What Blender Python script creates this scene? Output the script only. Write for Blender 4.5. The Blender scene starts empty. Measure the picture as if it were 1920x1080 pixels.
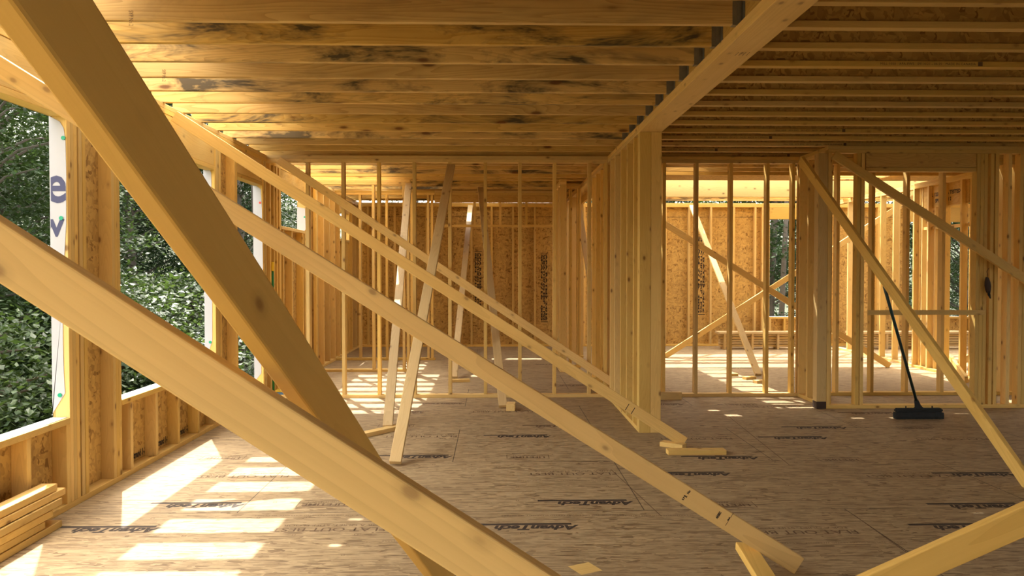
import bpy, bmesh, math, random
from mathutils import Vector, Matrix
random.seed(7)
SC = bpy.context.scene
COL = SC.collection
D = bpy.data
V = Vector

# ------------------------------------------------------------------ camera
FPX = 1450.0
HC = 1.44                       # eye height
CAM = V((0, 0, HC))
_th = math.atan(32/FPX); _ph = math.atan(31/FPX)
RT = V((math.cos(_th), -math.sin(_th), 0))
FW = V((math.sin(_th)*math.cos(_ph), math.cos(_th)*math.cos(_ph), -math.sin(_ph)))
UP = RT.cross(FW)
def ray(px, py): return FW + RT*((px-960)/FPX) - UP*((py-540)/FPX)
def W(px, py, Y):               # point of the plane y = Y seen at that place
    r = ray(px, py); return CAM + r*(Y/r.y)
def FL(px, py, z=0.0):
    r = ray(px, py); return CAM + r*((z-HC)/r.z)
def XP(px, Y): return W(px, 509, Y).x
def YX(px, X):
    r = ray(px, 509); return X/r.x*r.y

# ------------------------------------------------------------------ levels
PL = 0.038                      # lumber thickness
SW = 0.089                      # stud width
ZC = 2.752                      # top of the plates / underside of joists
XL = -2.575                      # inner face of the left wall
YA = 8.80                       # front face of middle partition
XM0, XM1 = 1.283, 1.478         # bearing wall
YF = 14.80                      # far wall inner face
XR = 10.6                       # right wall inner face
JD = 0.235                      # joist depth
ZD = ZC+JD                      # underside of deck

# ------------------------------------------------------------------ materials
def newmat(name):
    m = D.materials.new(name); m.use_nodes = True
    nt = m.node_tree; nt.nodes.clear()
    out = nt.nodes.new('ShaderNodeOutputMaterial'); b = nt.nodes.new('ShaderNodeBsdfPrincipled')
    nt.links.new(b.outputs[0], out.inputs[0])
    return m, nt, b
def N(nt, typ, **kw):
    n = nt.nodes.new(typ)
    for k, v in kw.items():
        if k == 'inp':
            for kk, vv in v.items(): n.inputs[kk].default_value = vv
        else: setattr(n, k, v)
    return n
def math_(nt, op, a, b=None, c=None):
    n = nt.nodes.new('ShaderNodeMath'); n.operation = op
    for i, v in enumerate((a, b, c)):
        if v is None: continue
        if isinstance(v, (int, float)): n.inputs[i].default_value = v
        else: nt.links.new(v, n.inputs[i])
    return n.outputs[0]
def mixc(nt, fac, a, b, mode='MIX'):
    n = nt.nodes.new('ShaderNodeMix'); n.data_type = 'RGBA'; n.blend_type = mode
    for idx, v in ((0, fac), (6, a), (7, b)):
        if isinstance(v, (int, float)): n.inputs[idx].default_value = v
        elif isinstance(v, tuple): n.inputs[idx].default_value = v
        else: nt.links.new(v, n.inputs[idx])
    return n.outputs[2]
def ramp(nt, fac, stops):
    n = nt.nodes.new('ShaderNodeValToRGB'); cr = n.color_ramp
    while len(cr.elements) < len(stops): cr.elements.new(0.5)
    for e, (p, c) in zip(cr.elements, stops): e.position = p; e.color = c if len(c) == 4 else (*c, 1)
    nt.links.new(fac, n.inputs[0]); return n.outputs[0]
def vmap(nt, vec, scale, loc=None):
    n = nt.nodes.new('ShaderNodeMapping'); n.inputs['Scale'].default_value = scale
    nt.links.new(vec, n.inputs['Vector'])
    if loc is not None: nt.links.new(loc, n.inputs['Location'])
    return n.outputs[0]
def noise(nt, vec, scale, detail=3, rough=0.5, dist=0.0):
    n = N(nt, 'ShaderNodeTexNoise', inp={'Scale': scale, 'Detail': detail, 'Roughness': rough, 'Distortion': dist})
    nt.links.new(vec, n.inputs['Vector']); return n.outputs[0]

def wood(name, base, grain=0.30, rings=34, knots=1.0, stain=0.0, var=0.16, rough=0.62, stretch=0.55, ks=(5.2, 9, 9)):
    m, nt, b = newmat(name)
    tc = N(nt, 'ShaderNodeTexCoord'); oi = N(nt, 'ShaderNodeObjectInfo')
    off = N(nt, 'ShaderNodeCombineXYZ')
    r = oi.outputs['Random']
    nt.links.new(math_(nt, 'MULTIPLY', r, 71.3), off.inputs[0])
    nt.links.new(math_(nt, 'MULTIPLY', r, 33.1), off.inputs[1])
    nt.links.new(math_(nt, 'MULTIPLY', r, 57.7), off.inputs[2])
    add = N(nt, 'ShaderNodeVectorMath', operation='ADD')
    nt.links.new(tc.outputs['Object'], add.inputs[0]); nt.links.new(off.outputs[0], add.inputs[1])
    vec = add.outputs[0]
    # cathedral grain: contour lines of a long stretched noise
    n1 = noise(nt, vmap(nt, vec, (stretch, 5.5, 5.5)), 1.0, 2, 0.45, 0.3)
    ring = math_(nt, 'FRACT', math_(nt, 'MULTIPLY', n1, rings))
    ringm = math_(nt, 'POWER', ring, 2.2)
    fine = noise(nt, vmap(nt, vec, (3.0, 110, 110)), 1.0, 2, 0.6)
    soft = noise(nt, vmap(nt, vec, (1.3, 4, 4)), 1.6, 3, 0.5)
    # knots
    kv = N(nt, 'ShaderNodeTexVoronoi', inp={'Scale': 1.0, 'Randomness': 1.0})
    nt.links.new(vmap(nt, vec, ks), kv.inputs['Vector'])
    kd = kv.outputs['Distance']
    kn = math_(nt, 'LESS_THAN', kd, 0.12)
    knr = ramp(nt, kd, [(0.0, (1, 1, 1)), (0.075, (0.9, 0.9, 0.9)), (0.125, (0.25, 0.25, 0.25)), (0.22, (0, 0, 0))])
    B = V(base)
    light = tuple(B*1.12)+(1,); dark = (B.x*0.72, B.y*0.62, B.z*0.45, 1)
    c = mixc(nt, math_(nt, 'MULTIPLY', ringm, grain), light, dark)
    c = mixc(nt, math_(nt, 'MULTIPLY', fine, 0.22), c, dark)
    c = mixc(nt, math_(nt, 'MULTIPLY', math_(nt, 'SUBTRACT', soft, 0.45), 0.9), c, (B.x*0.78, B.y*0.66, B.z*0.5, 1))
    if stain > 0:
        st = noise(nt, vmap(nt, vec, (1.3, 5, 5)), 1.0, 5, 0.68, 0.8)
        stf = ramp(nt, st, [(0.46, (0, 0, 0)), (0.55, (0.35, 0.35, 0.35)), (0.66, (1, 1, 1))])
        st2 = noise(nt, vmap(nt, vec, (3.0, 60, 60)), 1.0, 3, 0.7)
        sel = math_(nt, 'GREATER_THAN', math_(nt, 'FRACT', math_(nt, 'MULTIPLY', r, 7.7)), 0.35)
        amt = math_(nt, 'MULTIPLY', math_(nt, 'MULTIPLY', stf, math_(nt, 'ADD', 0.35, st2)), math_(nt, 'ADD', 0.3, math_(nt, 'MULTIPLY', sel, stain)))
        c = mixc(nt, amt, c, (0.10, 0.075, 0.04, 1))
    c = mixc(nt, math_(nt, 'MULTIPLY', knr, 0.85*knots), c, (0.16, 0.062, 0.018, 1))
    hv = math_(nt, 'ADD', 1.0-var*0.5, math_(nt, 'MULTIPLY', math_(nt, 'FRACT', math_(nt, 'MULTIPLY', r, 13.37)), var))
    hs = N(nt, 'ShaderNodeHueSaturation'); nt.links.new(c, hs.inputs['Color']); nt.links.new(hv, hs.inputs['Value'])
    nt.links.new(math_(nt, 'ADD', 0.92, math_(nt, 'MULTIPLY', math_(nt, 'FRACT', math_(nt, 'MULTIPLY', r, 5.91)), 0.14)), hs.inputs['Saturation'])
    nt.links.new(hs.outputs[0], b.inputs['Base Color'])
    b.inputs['Roughness'].default_value = rough
    b.inputs['Specular IOR Level'].default_value = 0.25
    bp = N(nt, 'ShaderNodeBump', inp={'Strength': 0.18, 'Distance': 0.002})
    nt.links.new(math_(nt, 'ADD', fine, math_(nt, 'MULTIPLY', ringm, 0.4)), bp.inputs['Height'])
    nt.links.new(bp.outputs[0], b.inputs['Normal'])
    return m

def osb(name, base, dark, scale=1.0, contrast=1.0, world=True, streak=(1, 1, 1), joints=False):
    m, nt, b = newmat(name)
    tc = N(nt, 'ShaderNodeTexCoord')
    vec = tc.outputs['Object']
    vec = vmap(nt, vec, streak)
    dn = N(nt, 'ShaderNodeTexNoise', inp={'Scale': 6.0*scale, 'Detail': 2.0})
    nt.links.new(vec, dn.inputs['Vector'])
    sc = N(nt, 'ShaderNodeVectorMath', operation='MULTIPLY_ADD')
    nt.links.new(dn.outputs[1], sc.inputs[0]); sc.inputs[1].default_value = (0.06, 0.06, 0.06); nt.links.new(vec, sc.inputs[2])
    v1 = sc.outputs[0]
    cols = []
    for k, (rot, s) in enumerate((((0.5, 0.6, 0.4), (12, 34, 34)), ((-0.7, 0.3, -0.9), (34, 13, 30)), ((0.9, 1.2, 1.7), (30, 30, 12)))):
        mp = N(nt, 'ShaderNodeMapping'); mp.inputs['Rotation'].default_value = rot
        mp.inputs['Scale'].default_value = tuple(x*scale for x in s)
        nt.links.new(v1, mp.inputs['Vector'])
        vo = N(nt, 'ShaderNodeTexVoronoi', inp={'Scale': 1.0}); nt.links.new(mp.outputs[0], vo.inputs['Vector'])
        sp = N(nt, 'ShaderNodeSeparateColor'); nt.links.new(vo.outputs['Color'], sp.inputs[0]); cols.append(sp.outputs[0])
    sel = noise(nt, v1, 15*scale, 1)
    s1 = math_(nt, 'GREATER_THAN', sel, 0.47); s2 = math_(nt, 'GREATER_THAN', sel, 0.56)
    f = mixc(nt, s2, mixc(nt, s1, cols[0], cols[1]), cols[2])
    B = V(base); K = V(dark)
    mid = B.lerp(K, 0.42*contrast)
    hi = B*1.12
    c = ramp(nt, f, [(0.0, tuple(K.lerp(B, 1-contrast) if contrast < 1 else K)), (0.14, tuple(mid)), (0.5, tuple(B)), (0.85, tuple(hi)), (1.0, tuple(mid))])
    big = noise(nt, vec, 1.1, 4, 0.6)
    c = mixc(nt, math_(nt, 'MULTIPLY', math_(nt, 'SUBTRACT', big, 0.42), 1.2), c, tuple(B.lerp(K, 0.5))+(1,))
    if joints:                                    # tongue-and-groove sheets: thin dark seams, end joints staggered
        g = N(nt, 'ShaderNodeNewGeometry'); sx = N(nt, 'ShaderNodeSeparateXYZ'); nt.links.new(g.outputs['Position'], sx.inputs[0])
        x, y = sx.outputs[0], sx.outputs[1]
        row = math_(nt, 'DIVIDE', math_(nt, 'SUBTRACT', y, 4.62-1.2065*6), 1.2065)
        fr = math_(nt, 'FRACT', row)
        dl = math_(nt, 'MINIMUM', fr, math_(nt, 'SUBTRACT', 1.0, fr))
        seam = math_(nt, 'LESS_THAN', dl, 0.0026)
        par = math_(nt, 'MULTIPLY', math_(nt, 'FRACT', math_(nt, 'MULTIPLY', math_(nt, 'FLOOR', row), 0.5)), 2.0)
        cx = math_(nt, 'FRACT', math_(nt, 'DIVIDE', math_(nt, 'ADD', math_(nt, 'SUBTRACT', x, 0.9-24.4), math_(nt, 'MULTIPLY', par, 1.22)), 2.44))
        dc = math_(nt, 'MINIMUM', cx, math_(nt, 'SUBTRACT', 1.0, cx))
        seam2 = math_(nt, 'LESS_THAN', dc, 0.0013)
        # dirt and damp marks with a shape of their own
        dirt = noise(nt, vmap(nt, tc.outputs['Object'], (1.2, 5, 1)), 1.3, 6, 0.7, 0.4)
        dm = ramp(nt, dirt, [(0.60, (0, 0, 0)), (0.74, (0.8, 0.8, 0.8))])
        c = mixc(nt, math_(nt, 'MULTIPLY', dm, 0.6), c, tuple(K*0.5)+(1,))
        dust = noise(nt, vmap(nt, tc.outputs['Object'], (6, 45, 1)), 1.0, 5, 0.7)
        c = mixc(nt, math_(nt, 'MULTIPLY', math_(nt, 'SUBTRACT', dust, 0.47), 3.6), c, tuple(K)+(1,))
        mk = math_(nt, 'MAXIMUM', seam, seam2)
        c = mixc(nt, math_(nt, 'MULTIPLY', mk, 0.85), c, (0.035, 0.02, 0.01, 1))
    nt.links.new(c, b.inputs['Base Color']); b.inputs['Roughness'].default_value = 0.6
    b.inputs['Specular IOR Level'].default_value = 0.3
    bp = N(nt, 'ShaderNodeBump', inp={'Strength': 0.25, 'Distance': 0.002}); nt.links.new(f, bp.inputs['Height'])
    nt.links.new(bp.outputs[0], b.inputs['Normal'])
    return m

def plain(name, col, rough=0.6, metal=0.0, var=0.0, scale=20):
    m, nt, b = newmat(name)
    if var:
        tc = N(nt, 'ShaderNodeTexCoord'); n = noise(nt, tc.outputs['Object'], scale, 4)
        c = mixc(nt, n, tuple(x*(1-var) for x in col)+(1,), tuple(min(1, x*(1+var)) for x in col)+(1,))
        nt.links.new(c, b.inputs['Base Color'])
    else: b.inputs['Base Color'].default_value = (*col, 1)
    b.inputs['Roughness'].default_value = rough; b.inputs['Metallic'].default_value = metal
    return m

M = {}
M['stud'] = wood('spruce_lumber', (0.66, 0.455, 0.15), grain=0.26, knots=1.0, var=0.30)
M['brace'] = wood('clean_spruce_brace', (0.71, 0.48, 0.155), grain=0.27, rings=16, knots=0.7, var=0.08, stretch=0.35)
M['brace_shade'] = wood('shade_painted_brace', (0.67, 0.44, 0.13), grain=0.12, rings=12, knots=0.8, var=0.05, stretch=0.3)  # shade of the nearest brace put into a slightly darker base colour
M['old'] = wood('weathered_lumber', (0.58, 0.425, 0.20), grain=0.25, knots=0.8)
M['joist'] = wood('yellow_pine_joist', (0.64, 0.435, 0.145), grain=0.7, rings=30, knots=1.15, stain=1.25, ks=(2.2, 6.5, 6.5), var=0.22, stretch=0.4)
M['flange'] = wood('joist_flange_lumber', (0.58, 0.39, 0.12), grain=0.18, knots=0.6)
M['plyhead'] = wood('plywood_header', (0.56, 0.36, 0.11), grain=0.5, rings=18, knots=0.5, stretch=1.4)
M['osb'] = osb('strand_board_wall', (0.56, 0.36, 0.11), (0.20, 0.095, 0.02), 1.0, 0.9)
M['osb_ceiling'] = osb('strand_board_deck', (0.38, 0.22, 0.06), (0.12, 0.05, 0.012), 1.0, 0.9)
M['floor'] = osb('subfloor_panels', (0.40, 0.295, 0.16), (0.14, 0.085, 0.038), 1.0, 0.95, streak=(0.45, 1.9, 1), joints=True)
M['ink'] = plain('black_ink', (0.035, 0.022, 0.014), 0.8)
M['ink_soft'] = plain('faded_ink', (0.13, 0.075, 0.035), 0.8)
M['wrap'] = plain('house_wrap_film', (0.50, 0.49, 0.50), 0.45, var=0.04, scale=8)
M['wrapink'] = plain('navy_print', (0.045, 0.045, 0.12), 0.5)
M['green'] = plain('green_plastic_cap', (0.0, 0.33, 0.16), 0.4)
M['red'] = plain('red_plastic_cap', (0.65, 0.05, 0.02), 0.4)
M['steel'] = plain('galvanised_steel', (0.26, 0.25, 0.23), 0.45, 0.6, var=0.3)
M['black'] = plain('black_bristle', (0.010, 0.012, 0.013), 0.85, var=0.4, scale=60)
M['handle'] = plain('dark_green_handle', (0.008, 0.035, 0.035), 0.35)
M['yellow'] = plain('yellow_plastic', (0.75, 0.50, 0.02), 0.4)
M['greenp'] = plain('green_paint', (0.01, 0.20, 0.05), 0.4)
M['blue'] = plain('blue_plastic', (0.03, 0.10, 0.20), 0.4)
M['leather'] = plain('dark_brown_leather', (0.04, 0.02, 0.012), 0.7, var=0.4)
M['cord'] = plain('dark_cord', (0.03, 0.015, 0.01), 0.7)

# ------------------------------------------------------------------ object helpers
def link(o, parent=None):
    COL.objects.link(o)
    if parent is not None: o.parent = parent
    return o
def tag(o, label=None, cat=None, group=None, kind=None):
    if label: o['label'] = label
    if cat: o['category'] = cat
    if group: o['group'] = group
    if kind: o['kind'] = kind
    return o
def empty(name, loc, label=None, cat=None, group=None, kind=None):
    o = D.objects.new(name, None); o.location = loc; o.empty_display_size = 0.1
    link(o); tag(o, label, cat, group, kind); return o
_cache = {}
def box_mesh(L, w, t, bev):
    key = (round(L, 3), round(w, 4), round(t, 4), bev)
    if key in _cache: return _cache[key]
    bm = bmesh.new()
    bmesh.ops.create_cube(bm, size=1)
    for v in bm.verts: v.co = V(((v.co.x+0.5)*L, v.co.y*t, v.co.z*w))
    if bev > 0:
        bmesh.ops.bevel(bm, geom=[e for e in bm.edges], offset=min(bev, t*0.3), segments=2 if bev > 0.002 else 1, affect='EDGES', profile=0.5)
    me = D.meshes.new('lumber'); bm.to_mesh(me); bm.free()
    _cache[key] = me
    return me
def setm(me, mat):
    # one mesh datablock per (shape, material)
    key = (me.name, mat.name)
    if key in _cache: return _cache[key]
    c = me.copy(); c.materials.clear(); c.materials.append(mat); _cache[key] = c
    return c
def place(o, mw, parent):
    """world matrix of a child whose parents are pure translations"""
    p = parent; off = V((0, 0, 0))
    if parent is not None:
        inv = parent['_mw'] if False else WM[parent.name].inverted()
        m = inv @ mw
    else: m = mw
    o.matrix_basis = m
    WM[o.name] = mw
WM = {}
def E_(name, loc, **k):
    o = empty(name, loc, **k); WM[o.name] = Matrix.Translation(V(loc)); return o
def board(name, p0, p1, w=SW, t=PL, wdir=(0, 0, 1), mat='stud', parent=None, bev=0.0025):
    """straight piece of lumber from p0 to p1 (centre line), w along wdir, t across"""
    p0 = V(p0); p1 = V(p1); d = p1-p0; L = d.length; x = d.normalized()
    z = V(wdir); z = (z-x*z.dot(x)).normalized(); y = z.cross(x)
    mw = Matrix((x, y, z)).transposed().to_4x4(); mw.translation = p0
    me = setm(box_mesh(L, w, t, bev), M[mat] if isinstance(mat, str) else mat)
    o = D.objects.new(name, me); link(o, parent); place(o, mw, parent)
    return o
def abox(name, x, y, z, mat='stud', parent=None, bev=0.0025):
    """axis-aligned lumber given by its extents; the grain follows the longest side"""
    dx, dy, dz = x[1]-x[0], y[1]-y[0], z[1]-z[0]
    cx, cy, cz = (x[0]+x[1])/2, (y[0]+y[1])/2, (z[0]+z[1])/2
    if dz >= dx and dz >= dy: return board(name, (cx, cy, z[0]), (cx, cy, z[1]), dx, dy, (1, 0, 0), mat, parent, bev)
    if dx >= dy: return board(name, (x[0], cy, cz), (x[1], cy, cz), dz, dy, (0, 0, 1), mat, parent, bev)
    return board(name, (cx, y[0], cz), (cx, y[1], cz), dz, dx, (0, 0, 1), mat, parent, bev)
def mesh_obj(name, verts, faces, mat, parent=None, mw=None):
    me = D.meshes.new(name); me.from_pydata([tuple(v) for v in verts], [], faces); me.update()
    me.materials.append(M[mat] if isinstance(mat, str) else mat)
    o = D.objects.new(name, me); link(o, parent)
    place(o, mw if mw is not None else Matrix.Identity(4), parent)
    return o
def boxes_obj(name, boxes, mat, parent=None, origin=(0, 0, 0)):
    vs, fs = [], []
    O = V(origin)
    for (x0, x1), (y0, y1), (z0, z1) in boxes:
        b = len(vs)
        for z in (z0, z1):
            for (x, y) in ((x0, y0), (x1, y0), (x1, y1), (x0, y1)): vs.append(V((x, y, z))-O)
        fs += [(b+3, b+2, b+1, b), (b+4, b+5, b+6, b+7), (b, b+1, b+5, b+4), (b+1, b+2, b+6, b+5), (b+2, b+3, b+7, b+6), (b+3, b, b+4, b+7)]
    return mesh_obj(name, vs, fs, mat, parent, Matrix.Translation(O))
def bm_obj(name, bm, mat, parent=None, mw=None, smooth=False):
    me = D.meshes.new(name); bm.to_mesh(me); bm.free()
    if smooth:
        for p in me.polygons: p.use_smooth = True
    me.materials.append(M[mat] if isinstance(mat, str) else mat)
    o = D.objects.new(name, me); link(o, parent); place(o, mw if mw is not None else Matrix.Identity(4), parent)
    return o
def tube_bm(pts, rad, n=10, bm=None):
    bm = bm or bmesh.new(); rings = []
    pts = [V(p) for p in pts]
    for i, p in enumerate(pts):
        a = pts[max(i-1, 0)]; b = pts[min(i+1, len(pts)-1)]; d = (b-a).normalized()
        u = d.orthogonal().normalized() if i == 0 else (rings_u-d*rings_u.dot(d)).normalized()
        rings_u = u; w = d.cross(u)
        r = rad[i] if isinstance(rad, (list, tuple)) else rad
        rings.append([bm.verts.new(p+(u*math.cos(2*math.pi*k/n)+w*math.sin(2*math.pi*k/n))*r) for k in range(n)])
    for a, b in zip(rings, rings[1:]):
        for k in range(n): bm.faces.new((a[k], a[(k+1) % n], b[(k+1) % n], b[k]))
    bm.faces.new(list(reversed(rings[0]))); bm.faces.new(rings[-1])
    return bm
_txt = {}
def text_mesh(s, size, bold=0.0, shear=0.0, align='LEFT', space=1.0):
    key = (s, size, bold, shear, align, space)
    if key in _txt: return _txt[key]
    cu = D.curves.new('t', 'FONT'); cu.body = s; cu.size = size; cu.offset = bold; cu.shear = shear
    cu.align_x = align; cu.resolution_u = 3; cu.space_character = space
    o = D.objects.new('t', cu); COL.objects.link(o)
    bpy.context.view_layer.update()
    me = D.meshes.new_from_object(o.evaluated_get(bpy.context.evaluated_depsgraph_get()))
    D.objects.remove(o); D.curves.remove(cu)
    _txt[key] = me
    return me
def text_width(me):
    xs = [v.co.x for v in me.vertices]; return min(xs), max(xs)
def print_on(name, parts, mat, origin, xdir, ydir, parent):
    """ink marks: parts = [(mesh, (dx,dy), sx, sy)] or ('rect', x0,x1,y0,y1), laid on a plane"""
    bm = bmesh.new()
    for p in parts:
        if p[0] == 'rect':
            _, x0, x1, y0, y1 = p
            bm.faces.new([bm.verts.new((x, y, 0)) for x, y in ((x0, y0), (x1, y0), (x1, y1), (x0, y1))])
        else:
            me, (dx, dy), sx, sy = p
            t = bmesh.new(); t.from_mesh(me)
            for v in t.verts: v.co = V((v.co.x*sx+dx, v.co.y*sy+dy, 0))
            tmp = D.meshes.new('tmp'); t.to_mesh(tmp); t.free(); bm.from_mesh(tmp); D.meshes.remove(tmp)
    x = V(xdir).normalized(); y = V(ydir); y = (y-x*y.dot(x)).normalized(); z = x.cross(y)
    mw = Matrix((x, y, z)).transposed().to_4x4(); mw.translation = V(origin)+z*0.0008
    return bm_obj(name, bm, mat, parent, mw)
def rect_outline(x0, x1, y0, y1, w): return [('rect', x0, x1, y0, y0+w), ('rect', x0, x1, y1-w, y1), ('rect', x0, x0+w, y0, y1), ('rect', x1-w, x1, y0, y1)]
def grid_boxes(u0, u1, v0, v1, holes):
    """rectangles covering [u0,u1]x[v0,v1] minus holes"""
    us = sorted({u0, u1, *[min(max(h[i], u0), u1) for h in holes for i in (0, 1)]})
    out = []
    for a, b in zip(us, us[1:]):
        if b-a < 1e-6: continue
        mid = (a+b)/2
        hs = sorted([(h[2], h[3]) for h in holes if h[0] < mid < h[1]])
        c = v0
        for h0, h1 in hs:
            if h0 > c: out.append((a, b, c, min(h0, v1)))
            c = max(c, h1)
        if c < v1: out.append((a, b, c, v1))
    return out

# ================================================================== SETTING
# floor
fl = boxes_obj('floor', [((-2.7, XR+0.2), (-3.2, 15.0), (-0.03, 0.0))], 'floor'); tag(fl, kind='structure')
rim = boxes_obj('trim_1', [((-2.7, XR+0.2), (-3.2, 15.0), (-0.32, -0.03))], 'stud'); tag(rim, kind='structure')

# prints on the floor sheets; all read from the far side, so they stand upside down here
adv = text_mesh('AdvanTech', 0.14, 0.0065, 0.30); adv_w = text_width(adv)[1]
fob = text_mesh('FLAT OUT BEST', 0.115, 0.0006, 0.0); fob_w = text_width(fob)[1]
fas = text_mesh('FOR A QUIET, STIFF FLOOR', 0.05, 0.0, 0.0); fas_w = text_width(fas)[1]
lif = text_mesh('LIFETIME', 0.095, 0.003, 0.0); lif_w = text_width(lif)[1]
war = text_mesh('LIMITED WARRANTY', 0.04, 0.0, 0.0); war_w = text_width(war)[1]
sub = text_mesh('SUBFLOORING', 0.045, 0.001, 0.2)
def adv_print(pxr, py, soft=False, width=0.47, bar=True):
    p = FL(pxr, py)
    s = width/adv_w
    parts = [(adv, (0, 0), s, 0.75)]
    if bar: parts += [('rect', 0.03, width+0.12, -0.040, -0.010)]
    print_on('brand_print', parts, 'ink_soft' if soft else 'ink', p, (-1, 0, 0), (0, -1, 0), fl)
def fob_print(pxr, py, soft=True, width=0.64):
    p = FL(pxr, py)
    print_on('slogan_print', [(fob, (0, 0), width/fob_w, 0.75), (fas, (0.03, -0.055), (width-0.08)/fas_w, 0.8)], 'ink_soft' if soft else 'ink', p, (-1, 0, 0), (0, -1, 0), fl)
def lif_print(pxr, py, soft=True, width=0.27):
    p = FL(pxr, py)
    print_on('lifetime_print', [(lif, (0, 0), width/lif_w, 0.7), (war, (0.02, -0.045), (width-0.04)/war_w, 1)]+rect_outline(-0.03, width+0.03, -0.06, 0.07, 0.005), 'ink_soft' if soft else 'ink', p, (-1, 0, 0), (0, -1, 0), fl)
for a in ((1185, 940), (1082, 985), (848, 855), (1033, 817), (872, 756), (1368, 887), (1420, 857), (1282, 757.5), (1586, 801), (1550, 820), (1918, 946), (1900, 985),
          (460, 945), (300, 990), (800, 772), (1098, 798), (1680, 774), (1904, 888), (1118, 722), (1060, 683), (1540, 708), (900, 690), (1420, 690)):
    adv_print(*a, soft=a[1] < 800)
adv_print(775, 1086)
for a in ((1156, 886), (1605, 994), (545, 891), (726, 989), (858, 817), (1785, 890), (1372, 821), (1850, 822), (1000, 771), (1500, 762)): fob_print(*a)
for a in ((1022, 856), (1405, 945), (650, 944), (1607, 861), (452, 858), (770, 798), (1412, 758), (1745, 802)): lif_print(*a)
# rows of little nailing marks
mk = []
rs = random.Random(3)
for row, y in enumerate([3.0+0.305*i for i in range(14)]):
    for k in range(22):
        x = -2.3+k*0.305+rs.uniform(-0.02, 0.02)
        if rs.random() < 0.35: continue
        s = 0.011
        if (k+row) % 3 == 0: mk += rect_outline(x-s, x+s, y-s, y+s, 0.003)
        elif (k+row) % 3 == 1:
            mk += [('rect', x-s, x+s, y-0.002, y+0.002), ('rect', x-0.002, x+0.002, y-s, y+s)]
        else: mk += rect_outline(x-s*0.8, x+s*0.8, y-s*0.8, y+s*0.8, 0.0025)
print_on('nail_marks', mk, 'ink_soft', (0, 0, 0), (1, 0, 0), (0, 1, 0), fl)
tw = text_mesh('TONGUE  THIS SIDE DOWN  LIMITED WARRANTY  SEE DETAILS', 0.022, 0, 0)
for (px, py) in ((1160, 965), (1390, 965), (700, 965), (1700, 1016), (960, 1012), (1160, 900)):
    p = FL(px, py); print_on('edge_print', [(tw, (0, 0), 1.1, 1)], 'ink_soft', p, (-1, 0, 0), (0, -1, 0), fl)
# chalk/snap line and dirt drags
for (a, b, c, d) in ((1145, 880, 1240, 968), (1600, 965, 1712, 1045), (1365, 780, 1480, 872), (1548, 775, 1640, 812)):
    p, q = FL(a, b), FL(c, d)
    dd = (q-p); print_on('snap_line', [('rect', 0, dd.length, -0.003, 0.003)], 'ink_soft', p, dd, V((0, 0, 1)).cross(dd), fl)

# ceiling deck over the joists with the openings where the sun comes in
holes = [(-2.70, -1.97, -1.0, 7.6), (-2.70, -1.52, 9.42, 12.5), (-2.2, -1.8, 12.6, 13.8), (-0.80, 0.02, 14.2, 14.5), (-1.08, -0.90, 12.12, 12.35),
         (2.22, 2.66, 9.64, 13.0), (1.75, 8.2, 13.10, 14.95), (1.56, 1.72, 9.20, 9.32), (1.42, 1.60, 9.5, 9.56), (2.75, 3.6, 9.02, 9.10), (3.9, 4.05, 9.28, 9.38), (4.5, 4.8, 9.1, 9.16),
         (5.2, 6.4, 11.6, 13.0), (4.9, 5.3, 9.9, 10.1), (5.6, 6.9, 9.02, 9.12), (7.2, 8.6, 9.3, 12.2)]
for n_, (x0_, y0_, w_, h_) in enumerate(((-1.62, 5.62, .06, .05), (-1.60, 6.05, .08, .04), (0.02, 5.75, .10, .07), (2.1, 6.10, .06, .06))): holes.append((x0_, x0_+w_, y0_, y0_+h_))
dk = grid_boxes(-2.70, XR+0.3, -3.2, 15.1, [(h[0], h[1], h[2], h[3]) for h in sorted(holes)])
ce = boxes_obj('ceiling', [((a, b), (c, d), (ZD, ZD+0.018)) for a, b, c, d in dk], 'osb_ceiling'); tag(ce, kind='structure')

# left wall sheathing (outside of the studs)
yl = lambda p: YX(p, XL)
W1 = (2.83, yl(128)); W2 = (yl(226), yl(404)); W3 = (yl(446), yl(493)); W4 = (yl(528), yl(572)); W5 = (yl(638), yl(655))
lh = [(W1[0], W1[1], 0.555, 2.372), (W2[0], W2[1], 0.555, 2.372), (W3[0], W3[1], 0.02, 2.39), (W4[0], W4[1], 1.99, 2.45), (W5[0], W5[1], 1.99, 2.45), (0.2, 1.6, 0.555, 2.372), (-2.0, -0.42, 0.555, 2.372)]  # last opening is unseen, added behind the camera for light from the left
g = grid_boxes(-3.0, YF, -0.3, ZC, lh)
wl = boxes_obj('wall_left', [((XL-SW-0.011, XL-SW), (a, b), (c, d)) for a, b, c, d in g], 'osb'); tag(wl, kind='structure')
# far wall sheathing
FW_W = [(XP(1443, YF), XP(1530, YF), 0.565, 2.45), (XP(1706, YF), XP(1822, YF), 0.565, 2.40)]
g = grid_boxes(XL-SW, XR, -0.3, ZC, FW_W)
wb = boxes_obj('wall_back', [((a, b), (YF+SW, YF+SW+0.011), (c, d)) for a, b, c, d in g], 'osb'); tag(wb, kind='structure')
g = grid_boxes(-3.0, YF, -0.3, ZC, [(9.6, 11.6, 0.555, 2.372), (0.5, 4.5, 0.555, 2.372)])
wr = boxes_obj('wall_right', [((XR+SW, XR+SW+0.011), (a, b), (c, d)) for a, b, c, d in g], 'osb'); tag(wr, kind='structure')
wq = boxes_obj('wall_front', [((-0.2, XR+0.1), (-3.2, -3.1), (-0.3, ZC)), ((XL-SW, -0.2), (-3.2, -3.1), (2.2, ZC)), ((XL-SW, -0.2), (-3.2, -3.1), (-0.3, 0.85))], 'osb'); tag(wq, kind='structure')  # unseen wall added behind the camera, its opening sized to limit rear light
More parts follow.
